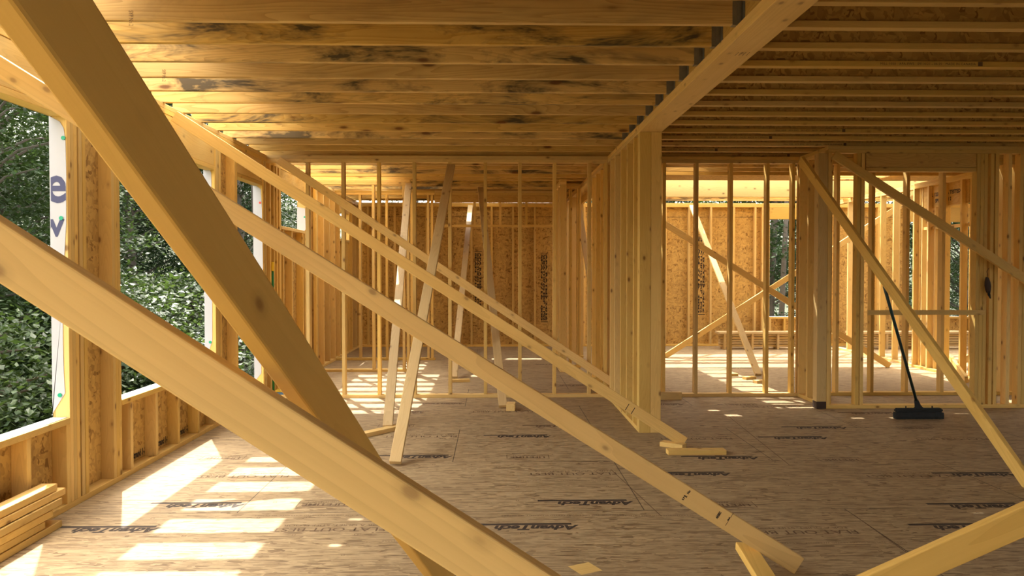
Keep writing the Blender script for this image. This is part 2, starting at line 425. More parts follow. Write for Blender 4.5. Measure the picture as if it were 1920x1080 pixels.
# sheet seams and grade stamps on far wall
for z in (2.49,):
    s = boxes_obj('sheet_seam', [((XL, XR), (YF+SW-0.003, YF+SW), (z-0.004, z+0.004))], 'ink_soft', wb)
st_lines = ['APA  RATED SHEATHING  24/16  7/16 INCH', 'SIZED FOR SPACING  EXPOSURE 1  THICKNESS', 'THE ENGINEERED WOOD ASSOCIATION  MILL']
def stamp(px, py0, py1, width_px):
    Y = YF+SW-0.001
    p0, p1 = W(px, py0, Y), W(px, py1, Y); L = (p0-p1).length
    wd = width_px/FPX*Y
    parts = []
    for i, s in enumerate(('APA RATED 24/16', 'SHEATHING EXP 1 PS2', 'SPAN 7/16  000')):
        me = text_mesh(s, 0.12, 0.006, 0); parts.append((me, (0.03, -i*wd*0.36), (L-0.06)/text_width(me)[1], 0.36))
    parts += [('rect', 0, 0.012, -wd*0.75, wd*0.38), ('rect', L-0.012, L, -wd*0.75, wd*0.38), ('rect', L*0.62, L*0.632, -wd*0.75, wd*0.38)]
    print_on('grade_stamp', parts, 'ink', (p0.x, Y, p0.z), (0, 0, -1), (1, 0, 0), wb)
stamp(899, 471, 578, 12); stamp(1023, 474, 604, 12); stamp(1318, 440, 590, 12)
me = text_mesh('RATED SHEATHING   APA', 0.09, 0.004, 0)
for px in (1320, 1345, 1390, 1412):
    print_on('grade_stamp', [(me, (0, 0), 0.35/text_width(me)[1], 0.6)], 'ink', W(px, 386, YF+SW-0.001), (1, 0, 0), (0, 0, 1), wb)
me = text_mesh('T-Strand 1-24', 0.06, 0.003, 0)
for y in (5.66, 6.07, 6.48):
    print_on('grade_stamp', [(me, (0, 0), 0.3/text_width(me)[1], 1.1)], 'ink', (XL-SW+0.001, y-0.0, 0.06), (0, 1, 0), (0, 0, 1), wl)

# ================================================================== FRAMES (walls as things with their members as parts)
def frame_x(name, label, cat, Y, x0, x1, studs, depth=SW, z1=ZC, top=2, bottom=True, mat='stud', gaps=(), sw=PL, bev=0.002, group=None):
    """wall that runs left-right; studs = list of centre x, or (x, z0, z1)"""
    e = E_(name, ((x0+x1)/2, Y+depth/2, 0)); tag(e, label, cat, group)
    if bottom:
        segs = [(x0, x1)]
        for g0, g1 in gaps:
            segs = [s for a, b in segs for s in ((a, min(b, g0)), (max(a, g1), b)) if s[1]-s[0] > 0.05]
        for a, b in segs: abox('bottom_plate', (a, b), (Y, Y+depth), (0, PL), mat, e, bev)
    for k in range(top): abox('top_plate', (x0, x1), (Y, Y+depth), (z1-PL*(k+1), z1-PL*k-0.001), mat, e, bev)
    for s in studs:
        if isinstance(s, tuple): x, a, b = s
        else: x, a, b = s, PL if bottom else 0, z1-PL*top
        abox('stud', (x-sw/2, x+sw/2), (Y, Y+depth), (a, b-0.001), mat, e, bev)
    return e
def frame_y(name, label, cat, X, y0, y1, studs, depth=SW, z1=ZC, top=2, bottom=True, mat='stud', gaps=(), sw=PL, bev=0.002):
    e = E_(name, (X+depth/2, (y0+y1)/2, 0)); tag(e, label, cat)
    if bottom:
        segs = [(y0, y1)]
        for g0, g1 in gaps:
            segs = [s for a, b in segs for s in ((a, min(b, g0)), (max(a, g1), b)) if s[1]-s[0] > 0.05]
        for a, b in segs: abox('bottom_plate', (X, X+depth), (a, b), (0, PL), mat, e, bev)
    for k in range(top): abox('top_plate', (X, X+depth), (y0, y1), (z1-PL*(k+1), z1-PL*k-0.001), mat, e, bev)
    for s in studs:
        if isinstance(s, tuple): y, a, b = s
        else: y, a, b = s, PL if bottom else 0, z1-PL*top
        abox('stud', (X, X+depth), (y-sw/2, y+sw/2), (a, b-0.001), mat, e, bev)
    return e

# --- left exterior wall frame
def jack(e0, n, z0=PL, z1=None):        # n studs starting at face y=e0 going further
    return [(e0+PL*(k+0.5), z0, z1 or ZC-2*PL) for k in range(n)]
ls = []
ls += jack(W1[1], 3)+[(yl(150)+0.019, PL, ZC-2*PL), (yl(163)-0.019, PL, ZC-2*PL)]
ls += jack(W2[0]-3*PL-0.002, 3)
ls += jack(W2[1], 3)+[(W2[1]+0.14, PL, ZC-2*PL), (W3[0]-0.058, PL, ZC-2*PL), (W3[0]-0.0195, PL, ZC-2*PL)]
ls += jack(W3[1], 2)+[(W3[1]+0.12, PL, ZC-2*PL), (yl(508), PL, ZC-2*PL), (yl(515), PL, ZC-2*PL), (yl(520.5), PL, ZC-2*PL), (W4[0]-0.058, PL, ZC-2*PL), (W4[0]-0.0195, PL, ZC-2*PL)]
ls += jack(W4[1], 2)+[(W5[0]-0.019, PL, ZC-2*PL), (W5[1]+0.019, PL, ZC-2*PL)]
y = W4[1]+0.35
while y < W5[0]-0.1: ls.append((y, PL, ZC-2*PL)); y += 0.4064
ls += [(W5[1]+0.3, PL, ZC-2*PL), (14.45, PL, ZC-2*PL), (14.74, PL, ZC-2*PL)]
ls += [(1.62, PL, ZC-2*PL), (2.0, PL, ZC-2*PL), (2.4, PL, ZC-2*PL), (2.76, PL, ZC-2*PL), (0.18, PL, ZC-2*PL), (-0.4, PL, ZC-2*PL), (-2.02, PL, ZC-2*PL), (-2.9, PL, ZC-2*PL)]
for y in (3.3, 3.72, yl(54)): ls.append((y-0.019, PL, 0.517))
ls.append((W1[1]-0.02, PL, 0.517))
for px in (247, 294, 335, 372, 403): ls.append((yl(px)-0.019, PL, 0.517))
for y in (W4[0]+0.1, W4[0]+0.5, W4[1]-0.1): ls.append((y, PL, 1.952))
for y in (13.2, 13.6): ls.append((y, PL, 1.952))
LW = frame_y('exterior_wall_frame', 'long left exterior stud wall frame with big open window holes beside the trees', 'wall frame', XL-SW, -3.0, YF, ls, gaps=[(W3[0], W3[1])])
for (a, b), zs, zh in ((W1, 0.555, 2.372), (W2, 0.555, 2.372), ((0.2, 1.6), 0.555, 2.372), ((-2.0, -0.42), 0.555, 2.372), (W4, 1.99, 2.45), (W5, 1.99, 2.45)):
    o = abox('window_sill', (XL-SW-0.005, XL+0.004), (a+0.002, b-0.002), (zs-PL, zs), 'stud', LW)
for (a, b), zh in ((W1, 2.372), (W2, 2.372), (W3, 2.39), (W4, 2.45), (W5, 2.45), ((0.2, 1.6), 2.372), ((-2.0, -0.42), 2.372)):
    abox('header_plate', (XL-SW, XL), (a, b), (zh, zh+PL), 'stud', LW)
    o = abox('header', (XL-SW, XL-0.004), (a, b), (zh+PL+0.003, ZC-2*PL-0.002), 'plyhead' if b > 9 else 'stud', LW)

# --- house wrap on window jambs
def wrap(Y, outline, label, caps, letters=()):
    pts = [W(px, py, Y) for px, py in outline]
    mpx = min(p[0] for p in outline)
    for p, (px, py) in zip(pts, outline):
        if px < mpx+1: p.x = XL-SW-0.0135
    c = pts[0].copy()
    bm = bmesh.new()
    a = [bm.verts.new((p.x-c.x, 0, p.z-c.z)) for p in pts]; b = [bm.verts.new((p.x-c.x, 0.0015, p.z-c.z)) for p in pts]
    bm.faces.new(a); bm.faces.new(list(reversed(b)))
    for i in range(len(a)): bm.faces.new((a[i], b[i], b[(i+1) % len(a)], a[(i+1) % len(a)]))
    bmesh.ops.recalc_face_normals(bm, faces=bm.faces)
    o = bm_obj('house_wrap', bm, 'wrap', None, Matrix.Translation(c)); tag(o, label, 'house wrap')
    for px, py, m in caps:
        q = W(px, py, Y-0.003)
        bmc = bmesh.new(); bmesh.ops.create_cone(bmc, cap_ends=True, segments=20, radius1=0.0125, radius2=0.0125, depth=0.004, matrix=Matrix.Rotation(math.pi/2, 4, 'X'))
        bm_obj('cap_nail', bmc, m, o, Matrix.Translation(q))
    return o
Y1 = W1[1]-0.0035
hw = wrap(Y1, [(95, 217), (112, 228), (119, 240), (122.5, 262), (124, 320), (124, 420), (120, 490), (117, 560), (118, 640), (119.5, 700), (122, 737), (97, 778), (94.5, 779)],
          'white house wrap flap with navy letters on the nearest window jamb', [(118.5, 258.5, 'green'), (114.5, 409, 'green'), (112, 741, 'green')])
def letter(s, px0, px1, py0, py1, clip_l, clip_r, nm):
    me = text_mesh(s, 1.0, 0.02, 0)
    bm = bmesh.new(); bm.from_mesh(me)
    xs = [v.co.x for v in bm.verts]; ys = [v.co.y for v in bm.verts]
    a, b = W(px0, py1, Y1-0.0012), W(px1, py0, Y1-0.0012)
    for v in bm.verts:
        v.co = V((a.x+(v.co.x-min(xs))/(max(xs)-min(xs))*(b.x-a.x), Y1-0.0012, a.z+(v.co.y-min(ys))/(max(ys)-min(ys))*(b.z-a.z)))
    for px, sgn in ((clip_l, -1), (clip_r, 1)):
        c = W(px, py0, Y1)
        bmesh.ops.bisect_plane(bm, geom=bm.verts[:]+bm.edges[:]+bm.faces[:], plane_co=c, plane_no=(sgn, 0, 0), clear_outer=True)
    bm_obj(nm, bm, 'wrapink', hw)
letter('e', 87, 124, 329, 381, 95, 123, 'letter_e')
letter('w', 72, 121, 411, 444, 95, 121, 'letter_w')
wrap(W2[1]-0.003, [(383, 306), (392, 313), (396, 325), (397.5, 420), (398, 640), (392, 657), (383, 661)], 'white house wrap strip on the second window jamb behind the crossing braces', [(394, 641.5, 'green')])
wrap(W3[1]-0.003, [(484, 343), (489, 355), (491, 395), (493, 500), (490, 560), (490, 700), (484, 716)], 'white house wrap strip with red cap nail on the narrow doorway jamb', [(487.5, 380, 'red')])
wrap(W4[1]-0.003, [(563, 388), (572, 391), (573, 430), (570, 434), (563, 435)], 'small white house wrap patch in the high square window hole', [(571, 407, 'green')])

for (a, b), lab in ((W1, 'white house wrap folded over the sill of the nearest left window'), (W2, 'white house wrap folded over the sill of the second left window, behind the braces')):
    o = boxes_obj('house_wrap', [((XL-SW-0.012, XL-0.012), (a+0.004, b-0.006), (0.5555, 0.5575))], 'wrap', None, (XL, (a+b)/2, 0.556)); tag(o, lab, 'house wrap')
# --- middle partition, left bay
st = [XP(px, YA) for px in (577, 643.7, 710.3, 776.9, 843.5, 910.1, 975, 1040, 1105.5)]
PA = frame_x('partition_frame', 'open stud partition standing across the left room in front of the floor sun patches', 'wall frame', YA, XL, XM0, st+[XM0-0.019])
# second partition
P2Y = 11.10
PB = frame_x('partition_frame', 'short left closet partition behind the first one, ending at a doorway', 'wall frame', P2Y, XL, XP(769, P2Y), [XP(p, P2Y) for p in (590, 645, 700)]+[XP(757, P2Y), XP(765, P2Y)])
P3Y = 12.55
PC_ = frame_x('partition_frame', 'deepest left stud partition with two loose studs before the strand board', 'wall frame', P3Y, XL, XP(815, P3Y), [XP(p, P3Y) for p in (675, 725, 772)]+[XP(803, P3Y), XP(810, P3Y)], z1=ZC)
# header wall with wide opening
xa, xb = XP(815, P3Y)+0.001, XP(1056, P3Y)
HD = frame_x('opening_frame', 'wide opening frame with deep header and cripple studs before the far strand board wall', 'wall frame', P3Y, xa, xb, [xb-0.019, xb-0.057, (XP(890, P3Y), 2.20, 2.56), (XP(938, P3Y), 2.20, 2.56), (XP(987, P3Y), 2.20, 2.56)], bottom=False)
abox('header', (xa, xb-0.08), (P3Y+0.001, P3Y+SW), (2.56, ZC-2*PL-0.002), 'plyhead', HD)
abox('ledger_board', (xa, xb-0.08), (P3Y, P3Y+SW), (2.16, 2.198), 'stud', HD)
# closet wall that runs away from the camera, with door jamb
XN = 0.93
NW = frame_y('closet_wall_frame', 'narrow closet wall frame with dark door gap near the bearing wall', 'wall frame', XN, 11.0, 12.50, [11.02, 11.06, 11.4, 11.8, 12.2, 12.45])
CR = frame_x('corridor_frame', 'short corridor frame with doorway between closet and bearing wall', 'wall frame', 11.5, XN+SW+0.001, XM0-0.001, [XP(1070, 11.5), XP(1084, 11.5), XM0-0.02], gaps=())

# --- bearing wall
bs = []
bs = [YX(px, XM0)+0.019 for px in (1188, 1175.5, 1164, 1153, 1144.5)]+[9.0, 9.4, 9.8, 10.2, 12.92, 12.96, 13.4, 13.8, 14.2, 14.6]
BW = frame_y('bearing_wall_frame', 'thick bearing wall of close wide studs running back from the doubled post', 'wall frame', XM0, 6.95, YF, bs, depth=XM1-XM0, gaps=[(10.4, 12.85)], bev=0.002)
BW2 = abox('header', (XM1-0.05, XM1-0.002), (10.25, 12.88), (2.56, ZC-2*PL-0.002), 'plyhead', BW)
PZ = ZC-2*PL-0.001
po = E_('built_up_post', ((XM0+XM1)/2, 6.95, 0), label='doubled wooden post carrying the near end of the beam', cat='post')
abox('post_board', (XM0, XM0+0.1), (6.84, 6.948), (0, PZ), 'stud', po, 0.003)
abox('post_board', (XM0+0.101, XM1), (6.842, 6.948), (0, PZ), 'stud', po, 0.003)
# beam over it, with its plates
be = E_('ceiling_beam', ((XM0+XM1)/2, 3.0, ZC), label='long ceiling beam on doubled plates running from the post over the camera', cat='beam')
abox('beam_plate', (XM0, XM1), (-3.0, 6.99), (ZC-2*PL, ZC-PL-0.0005), 'brace', be, 0.003)
abox('beam_plate', (XM0+0.006, XM1), (-3.0, 6.99), (ZC-PL, ZC), 'brace', be, 0.003)
abox('beam_board', (XM0+0.035, XM1-0.01), (-3.0, YF), (ZC+0.001, ZD-0.001), 'plyhead', be, 0.002)
for q in range(4):
    a = FL(1385+q*7, 98-q*0, ZC-2*PL-0.001); 
    boxes_obj('pencil_mark', [((a.x-0.001, a.x+0.001), (a.y, a.y+0.07), (ZC-2*PL-0.0012, ZC-2*PL-0.0004))], 'ink', be)

# --- right bay partition
YB = YA+0.0
xs = [XP(px, YB) for px in (1306, 1370.5, 1439)]
RB = frame_x('partition_frame', 'open stud partition right of the post, before the cross of braces', 'wall frame', YB, XM1, XP(1497, YB), xs+[XP(1487, YB), XP(1250, YB)-0.03])
# stub wall towards the camera and the dark-footed post
XS = XP(1497, YB)+0.002
SB = frame_y('stub_wall_frame', 'short stub wall turning toward the camera beside the dark footed post', 'wall frame', XS, 8.12, YB+SW, [8.79, 8.86, 8.55, 8.14])
pk = E_('dark_footed_post', (XP(1545, 8.01), 8.06, 0), label='square wooden post with dark foot at the corner of the right walls', cat='post')
xq0, xq1 = XP(1533, 8.01), XP(1551, 8.01)
abox('post_shaft', (xq0, xq1), (8.01, 8.11), (0.075, PZ), 'old', pk, 0.003)
abox('post_foot', (xq0-0.001, xq1+0.001), (8.009, 8.111), (0, 0.075), 'leather', pk, 0.002)
# wall C (nearest right wall)
YC = 8.01
x0c = xq1+0.002
cs = [XP(1555, YC)+0.0, XP(1609, YC), XP(1617, YC)]
WC = frame_x('doorway_frame', 'nearest right wall frame with long solid header above a wide opening', 'wall frame', YC, x0c, 8.4,
             [x0c+0.02, XP(1609, YC), XP(1617, YC)]+[XP(p, YC) for p in (1833, 1840, 1847, 1859, 1868)]+[XP(1892, YC), XP(1914, YC), XP(1921, YC)]+[6.2, 6.6, 7.0, 7.4, 7.8, 8.2])
hx0, hx1 = XP(1622, YC), XP(1828, YC)
abox('header', (hx0, hx1), (YC-0.002, YC+0.07), (ZC-2*PL-0.002-0.145, ZC-2*PL-0.002), 'plyhead', WC)
abox('header_plate', (hx0, hx1), (YC, YC+SW), (ZC-2*PL-0.19, ZC-2*PL-0.15), 'stud', WC)
rail = abox('rail_board', (XP(1626, YC), XP(1846, YC)), (YC-0.02, YC-0.001), (0.985, 1.035), 'stud', WC)
# partition continuing behind it
RD = frame_x('partition_frame', 'right rear stud partition seen through the headed opening behind the broom', 'wall frame', YB+0.05, XS+SW+0.01, 6.10, [XP(p, YB+.05) for p in (1571, 1637, 1702, 1769)]+[5.9, 6.06])
# wall E running away
XE = 6.33
ey = [9.0, 9.04, 9.8]+[YX(p, XE) for p in (1821, 1752, 1724, 1674, 1650, 1608, 1589)]
WE = frame_y('side_wall_frame', 'right hand side wall frame of staggered studs with stamped plywood header', 'wall frame', XE, 8.96, 14.2, ey+[10.17, 11.35])
abox('header', (XE-0.002, XE+0.06), (10.2, 11.3), (2.36, ZC-2*PL-0.002), 'plyhead', WE)
me = text_mesh('MILL 123 PT APA TESTED', 0.07, 0.003, 0)
print_on('header_stamp', [(me, (0, 0), 0.8/text_width(me)[1], 1.0), (text_mesh('SPF 2x PLY 1 2', 0.07, 0.003, 0), (0.2, -0.09), 0.9, 1)], 'ink', (XE-0.003, 11.2, 2.52), (0, -1, 0), (0, 0, 1), WE)
abox('ledger_board', (XE, XE+SW), (10.2, 11.3), (2.05, 2.09), 'stud', WE)
# cross wall at right
WG = frame_y('far_right_wall_frame', 'rightmost stud wall frame at the picture edge catching a sun streak', 'wall frame', XP(1893, 9.3), 8.15, 11.5, [8.17, 8.7, 9.1, 9.5, 9.9, 10.3, 10.7, 11.1, 11.48])

# --- far wall frame
fs = []
for px in (845, 884, 922, 962, 1003, 1096): fs.append(XP(px, YF-0.0))
for px in (655, 690, 740, 800, 1248, 1292, 1333, 1376, 1416, 1430, 1441): fs.append(XP(px, YF))
x = FW_W[0][1]+0.02
while x < FW_W[1][0]: fs.append(x); x += 0.40
x = FW_W[1][1]+0.02
while x < XR: fs.append(x); x += 0.42
for w0, w1, a, b in FW_W:
    x = w0+0.3
    while x < w1: fs.append((x, PL, a-PL)); x += 0.4
    fs.append((w0+0.021, PL, a-PL)); fs.append((w1-0.021, PL, a-PL))
FWF = frame_x('far_wall_frame', 'far exterior wall studs nailed against orange strand board with two window holes', 'wall frame', YF, XL, XR, [s if isinstance(s, tuple) else s for s in fs], bev=0.001)
for w0, w1, a, b in FW_W:
    abox('window_sill', (w0, w1), (YF-0.004, YF+SW), (a-PL, a), 'stud', FWF)
    abox('header', (w0, w1), (YF-0.002, YF+SW-0.002), (b, ZC-2*PL-0.002), 'stud', FWF)

for (w0, w1, a, b), lab in zip(FW_W, ('left', 'right')):
    o = boxes_obj('house_wrap', [((w0+0.004, w1-0.004), (YF+0.012, YF+SW+0.012), (a+0.0005, a+0.0025))], 'wrap', None, ((w0+w1)/2, YF, a)); tag(o, 'white house wrap folded over the sill of the %s far window' % lab, 'house wrap')
# --- sunlit far beam on the right
fbm = abox('far_beam', (1.78, 8.15), (13.58, 13.67), (ZC+0.001, ZD+0.11), 'stud'); tag(fbm, 'sunlit deep far beam with one dark knot above the right room', 'beam')
# ================================================================== JOISTS
ORD = ['nearest', 'second', 'third', 'fourth', 'fifth', 'sixth', 'seventh', 'eighth', 'ninth', 'tenth', 'eleventh', 'twelfth', 'thirteenth', 'fourteenth', 'fifteenth', 'sixteenth', 'seventeenth', 'eighteenth']
def hanger(x, y, parent):
    t = 0.0025
    bx = [((x-0.055, x), (y-t, y), (ZC-0.002, ZC+0.13)), ((x-0.055, x), (y+PL, y+PL+t), (ZC-0.002, ZC+0.13)),
          ((x-0.055, x), (y-t, y+PL+t), (ZC-t, ZC)), ((x-t, x), (y-0.04, y), (ZC, ZC+0.15)), ((x-t, x), (y+PL, y+PL+0.035), (ZC, ZC+0.15)),
          ((x-0.030, x-0.012), (y-0.006, y-t), (ZC+0.02, ZC+0.12))]
    return boxes_obj('joist_hanger', bx, 'steel', parent, (x, y, ZC))
notes = {0: 'solid pine joist touching the top of the picture, nearest over the left room', 1: 'second solid pine joist, with one round dark knot left of centre',
         2: 'third solid pine joist, with a split knot and black stain', 5: 'sixth solid pine joist, heavily mould stained along its right half'}
jy = [4.13+0.3955*k for k in range(13)]
xhang = XM0+0.034
pre = [4.13-0.395*k for k in range(1, 17)]
for y in pre:
    o = abox('floor_joist', (XL-SW, xhang), (y-PL/2, y+PL/2), (ZC, ZD-0.001), 'joist')
    tag(o, 'solid pine joist over the camera, hidden above the picture', 'joist', 'solid pine joists above the picture')
for i, y in enumerate(jy):
    o = abox('floor_joist', (XL-SW, xhang-0.001), (y-PL/2, y+PL/2), (ZC+0.0005, ZD-0.001), 'joist', bev=0.003)
    tag(o, notes.get(i, '%s solid pine ceiling joist from the camera over the left room' % ORD[i]), 'joist', 'solid pine joists over the left room')
    if i < 10: hanger(xhang, y-PL/2, o)
    if i in (3, 0):
        me = text_mesh('SYP No.2', 0.026, 0.0, 0)
        print_on('grade_stamp', [(me, (0, 0), 0.8, 1.3)], 'ink_soft', (XP(310 if i == 3 else 250, y), y-PL/2-0.001, ZC+0.05), (0, 0, -1), (1, 0, 0), o)
far_j = [9.23, 9.62, 10.01, 10.40, 10.79, 11.2, 11.6, 12.0, 12.4, 12.8, 13.2, 13.6, 14.0, 14.4]
for i, y in enumerate(far_j):
    o = abox('floor_joist', (XL-SW, xhang-0.001), (y-PL/2, y+PL/2), (ZC+0.0005, ZD-0.001), 'joist', bev=0.001)
    tag(o, '%s stained joist behind the middle partition of the left room' % (ORD[i].replace('nearest', 'first')), 'joist', 'joists behind the middle partition')
for x0_, x1_, ys__ in ((2.1, 2.8, [9.95+0.41*k for k in range(8)]), (1.6, 5.0, [13.95, 14.5]), (5.1, 8.4, [13.95, 14.5]), (5.1, 6.5, [11.9, 12.35, 12.8])):  # unseen battens added on top of the deck to bar the sun patches
    for y in ys__:
        o = abox('shadow_batten', (x0_, x1_), (y-0.035, y+0.035), (ZD+0.0185, ZD+0.056), 'stud', None, 0); tag(o, 'added strip across an opening of the deck above, unseen, casting a shadow bar', 'shadow_batten', 'unseen battens added over the deck openings')
for p_, q_ in (((2.0, 13.7), (3.0, 14.95)), ((3.2, 13.7), (4.2, 14.95)), ((4.4, 13.7), (5.4, 14.95))):  # unseen slanting pieces added above the deck to streak the far sun patch
    o = board('shadow_batten', (p_[0], p_[1], ZD+0.0575+0.019), (q_[0], q_[1], ZD+0.0575+0.019), 0.07, PL, (-1, 1, 0), 'stud', None, 0); tag(o, 'unseen slanting strip added over the far deck opening to streak its sun patch', 'shadow_batten', 'slanting battens added over the far deck opening')
# I-joists to the right
iy = [3.79+0.3905*k for k in range(14)]
prei = [3.79-0.3935*k for k in range(1, 17)]
FWD = 0.06
def ijoist(y, x0, x1, label, group, txt=None):
    e = E_('i_joist', (x0, y, ZC), label=label, cat='joist', group=group)
    bf = abox('bottom_flange', (x0, x1), (y-FWD/2, y+FWD/2), (ZC+0.0005, ZC+0.038), 'flange', e, 0.002)
    abox('top_flange', (x0, x1), (y-FWD/2, y+FWD/2), (ZD-0.038, ZD-0.0005), 'flange', e, 0.002)
    boxes_obj('web', [((x0, x1), (y-0.005, y+0.005), (ZC+0.038, ZD-0.038))], 'osb', e, (x0, y, ZC))
    if txt:
        me = text_mesh('MILL 1050   APA-EWS   09/14/21 - 06:25   MADE IN CANADA', 0.022, 0.0, 0, space=1.1)
        s = 0.62/text_width(me)[1]
        print_on('mill_print', [(me, (0, 0), s, 1.0), ('rect', 0.635, 0.665, -0.006, 0.022)], 'ink_soft', (XP(txt, y), y-FWD/2-0.001, ZC+0.012), (1, 0, 0), (0, 0, 1), bf)
    return e
tx = {3: 1642, 9: 1450, 10: 1320, 11: 1465, 12: 1230, 13: 1370}
for y in prei: ijoist(y, XM1-0.008, 9.0, 'wooden I-joist over the camera, hidden above the picture', 'I-joists above the picture')
for i, y in enumerate(iy):
    ijoist(y, XM1-0.008, 9.0, '%s I-joist from the camera over the right room%s' % (ORD[i], ', clearly printed with its mill date' if i == 3 else ''), 'I-joists over the right room', tx.get(i))
for i, y in enumerate([9.31, 9.72, 10.12, 10.52, 13.95, 14.35]):
    o = abox('floor_joist', (XM1-0.008, 8.5), (y-PL/2, y+PL/2), (ZC+0.0005, ZD-0.001), 'joist', bev=0.001)
    tag(o, '%s pine joist beyond the partition of the right room' % (ORD[i].replace('nearest', 'first')), 'joist', 'joists beyond the right partition')

# ================================================================== BRACES
def brace(label, p0, p1, wdir=(0, 0, 1), mat='brace', name='diagonal_brace', bev=0.004, w=SW, t=PL):
    o = board(name, p0, p1, w, t, wdir, mat, None, bev); tag(o, label, 'brace'); return o
# A: dark near brace dropping from upper left
a = V((-.445, .7, 1.705)); b = V((-.221, 2.4, .525)); d = (b-a).normalized()
h = d.cross(V((0, 0, 1))).normalized(); v = h.cross(d); rr = 0.112
u = math.cos(rr)*v+math.sin(rr)*h; n = -math.sin(rr)*v+math.cos(rr)*h
cen = a+u*SW/2-n*PL/2
s_hi = (2.55-a.z)/d.z; s_lo = (a.z-0.03)/-d.z
brace('nearest steep brace with shadowed wide face, falling from the top left corner', cen+d*s_hi, cen+d*s_lo, u, 'brace_shade', bev=0.005)
# B: wide near brace across the left half
YBk = 1.33
pL = W(0, 466, YBk); pR = W(1045, 466+0.642*1045, YBk); dd = pR-pL
def ext(p, q, z):                     # point of line p-q at height z
    return p+(q-p)*((z-p.z)/(q.z-p.z))
pt = p = pL+(pL-pR)*((XL-pL.x)/(pL.x-pR.x))
pt = pL+dd*((XL-pL.x)/dd.x)
brace('widest bright brace crossing the lower left in front of the steep shadowed one', pt, ext(pL, pR, 0.04), (0, 0, 1), 'brace')
# C
YCk = 3.64
p0, p1 = W(650, 529+2, YCk), W(1500, 1060+2, YCk); dd = p1-p0
o = brace('long bright stamped brace ending on the floor at bottom centre', p0+dd*((XL-p0.x)/dd.x), ext(p0, p1, 0.035), (0, 0, 1), 'brace')
bd = dd.normalized(); bu = (V((0, 0, 1))-bd*bd.z).normalized(); fr = V((0, -PL/2-0.0006, 0))
def cstamp(px, py, txt, size, sx=1.0):
    q = W(px, py, YCk-PL/2-0.0006)
    print_on('lumber_stamp', [(text_mesh(txt, size, 0.001, 0), (0, 0), sx, 1)], 'ink', q, bu, -bd, o)
cstamp(1345, 973, 'ARBEC', 0.016, 0.75); cstamp(1281, 938, 'S P F', 0.012); cstamp(1287, 933, '2   No', 0.014); cstamp(1360, 985, '____ 2x4 ____', 0.008, 1.4)
# D
p0 = V((XL+0.06, 6.16, 2.66)); p1 = W(1283, 829, 6.30)
o = brace('brace from the left wall top to the floor before the doubled post', p0, p1, (0, 0, 1), 'brace')
dd = (p1-p0).normalized(); du = (V((0, 0, 1))-dd*dd.z).normalized()
for px, py in ((1172, 769), (1183, 776)):
    q = W(px, py, 6.27-PL/2); print_on('layout_mark', [('rect', 0, 0.06, -0.003, 0.003)], 'ink', q-V((0, 0.002, 0)), du, -dd, o)
# E
p0 = W(522, 300, 8.75); p1 = W(1146, 716, 8.765)
brace('thinner brace nailed across the middle partition toward the foot of the bearing wall', p0, p1, (0, 0, 1), 'brace')
# F
p0 = W(1502, 300, 7.90); p1 = W(1936, 918, 5.00)
brace('steep right brace leaning from the corner post top to the floor at the right edge', p0, p1, (0, 0, 1), 'brace')
# G
brace('right brace nailed over the headed opening, sloping down to the right edge', W(1563, 290, 7.97), W(1990, 568, 7.95), (0, 0, 1), 'stud')
# H
p0 = W(1700, 1080-36+26, 2.47); p1 = W(1920, 973, 2.40); dd = p1-p0
p0f = ext(p0, p1, 0.05)
brace('near brace rising to the right from the bottom right corner', p0f, p0+dd*3.6, (0, 0, 1), 'brace')
# short prop under C
brace('short prop board under the foot of the long stamped brace', FL(1402, 1030, 0.10)+V((0, 0.05, 0)), FL(1495, 1180, 0.02), (1, 0.25, 0), 'brace', 'prop_board')
# leaning braces in the left room
brace('pale leaning brace left of the brown one, rising to the closet plate', W(766, 345, 10.95), W(727, 800, 7.02), (1, 0, 0), 'old', w=SW, t=PL)
brace('brown leaning brace from the middle partition plate down toward the camera', W(846, 310, 8.72), W(741, 868, 5.72), (1, 0, 0), 'old')
brace('thin white sunlit brace far back, standing on the floor left of the wall stamps', W(882, 386, 14.4), W(851, 708, 10.25), (1, 0, 0), 'old', w=SW, t=PL)
brace('leaning brace with a block at its foot under the stamped far wall', W(901, 352, 11.6), W(943, 762, 8.12), (1, 0, 0), 'old')
brace('sunlit brace inside the corridor beside the bearing wall', W(1086, 395, 12.3), FL(1133, 690, 0.03), (1, 0, 0), 'old')
# right room
brace('brace sloping down to the right behind the right partition', W(1200, 390, 11.45), W(1668, 686, 11.45), (0, 0, 1), 'stud')
brace('brace rising to the right behind the right partition, lower arm of the cross', W(1225, 682, 12.8), W(1720, 366, 12.8), (0, 0, 1), 'stud')
brace('white sunlit steep brace standing behind the right partition', W(1297, 386, 14.1), W(1422, 703, 10.5), (1, 0, 0), 'old')
brace('short brace low in the right opening, left of the corner studs', W(1795, 684, 11.2), W(1835, 658, 11.2), (0, 0, 1), 'stud')
brace('small prop leaning at the foot of the side wall studs', W(1782, 672, 10.6), W(1812, 712, 9.6), (0, 0, 1), 'stud', 'prop_board')

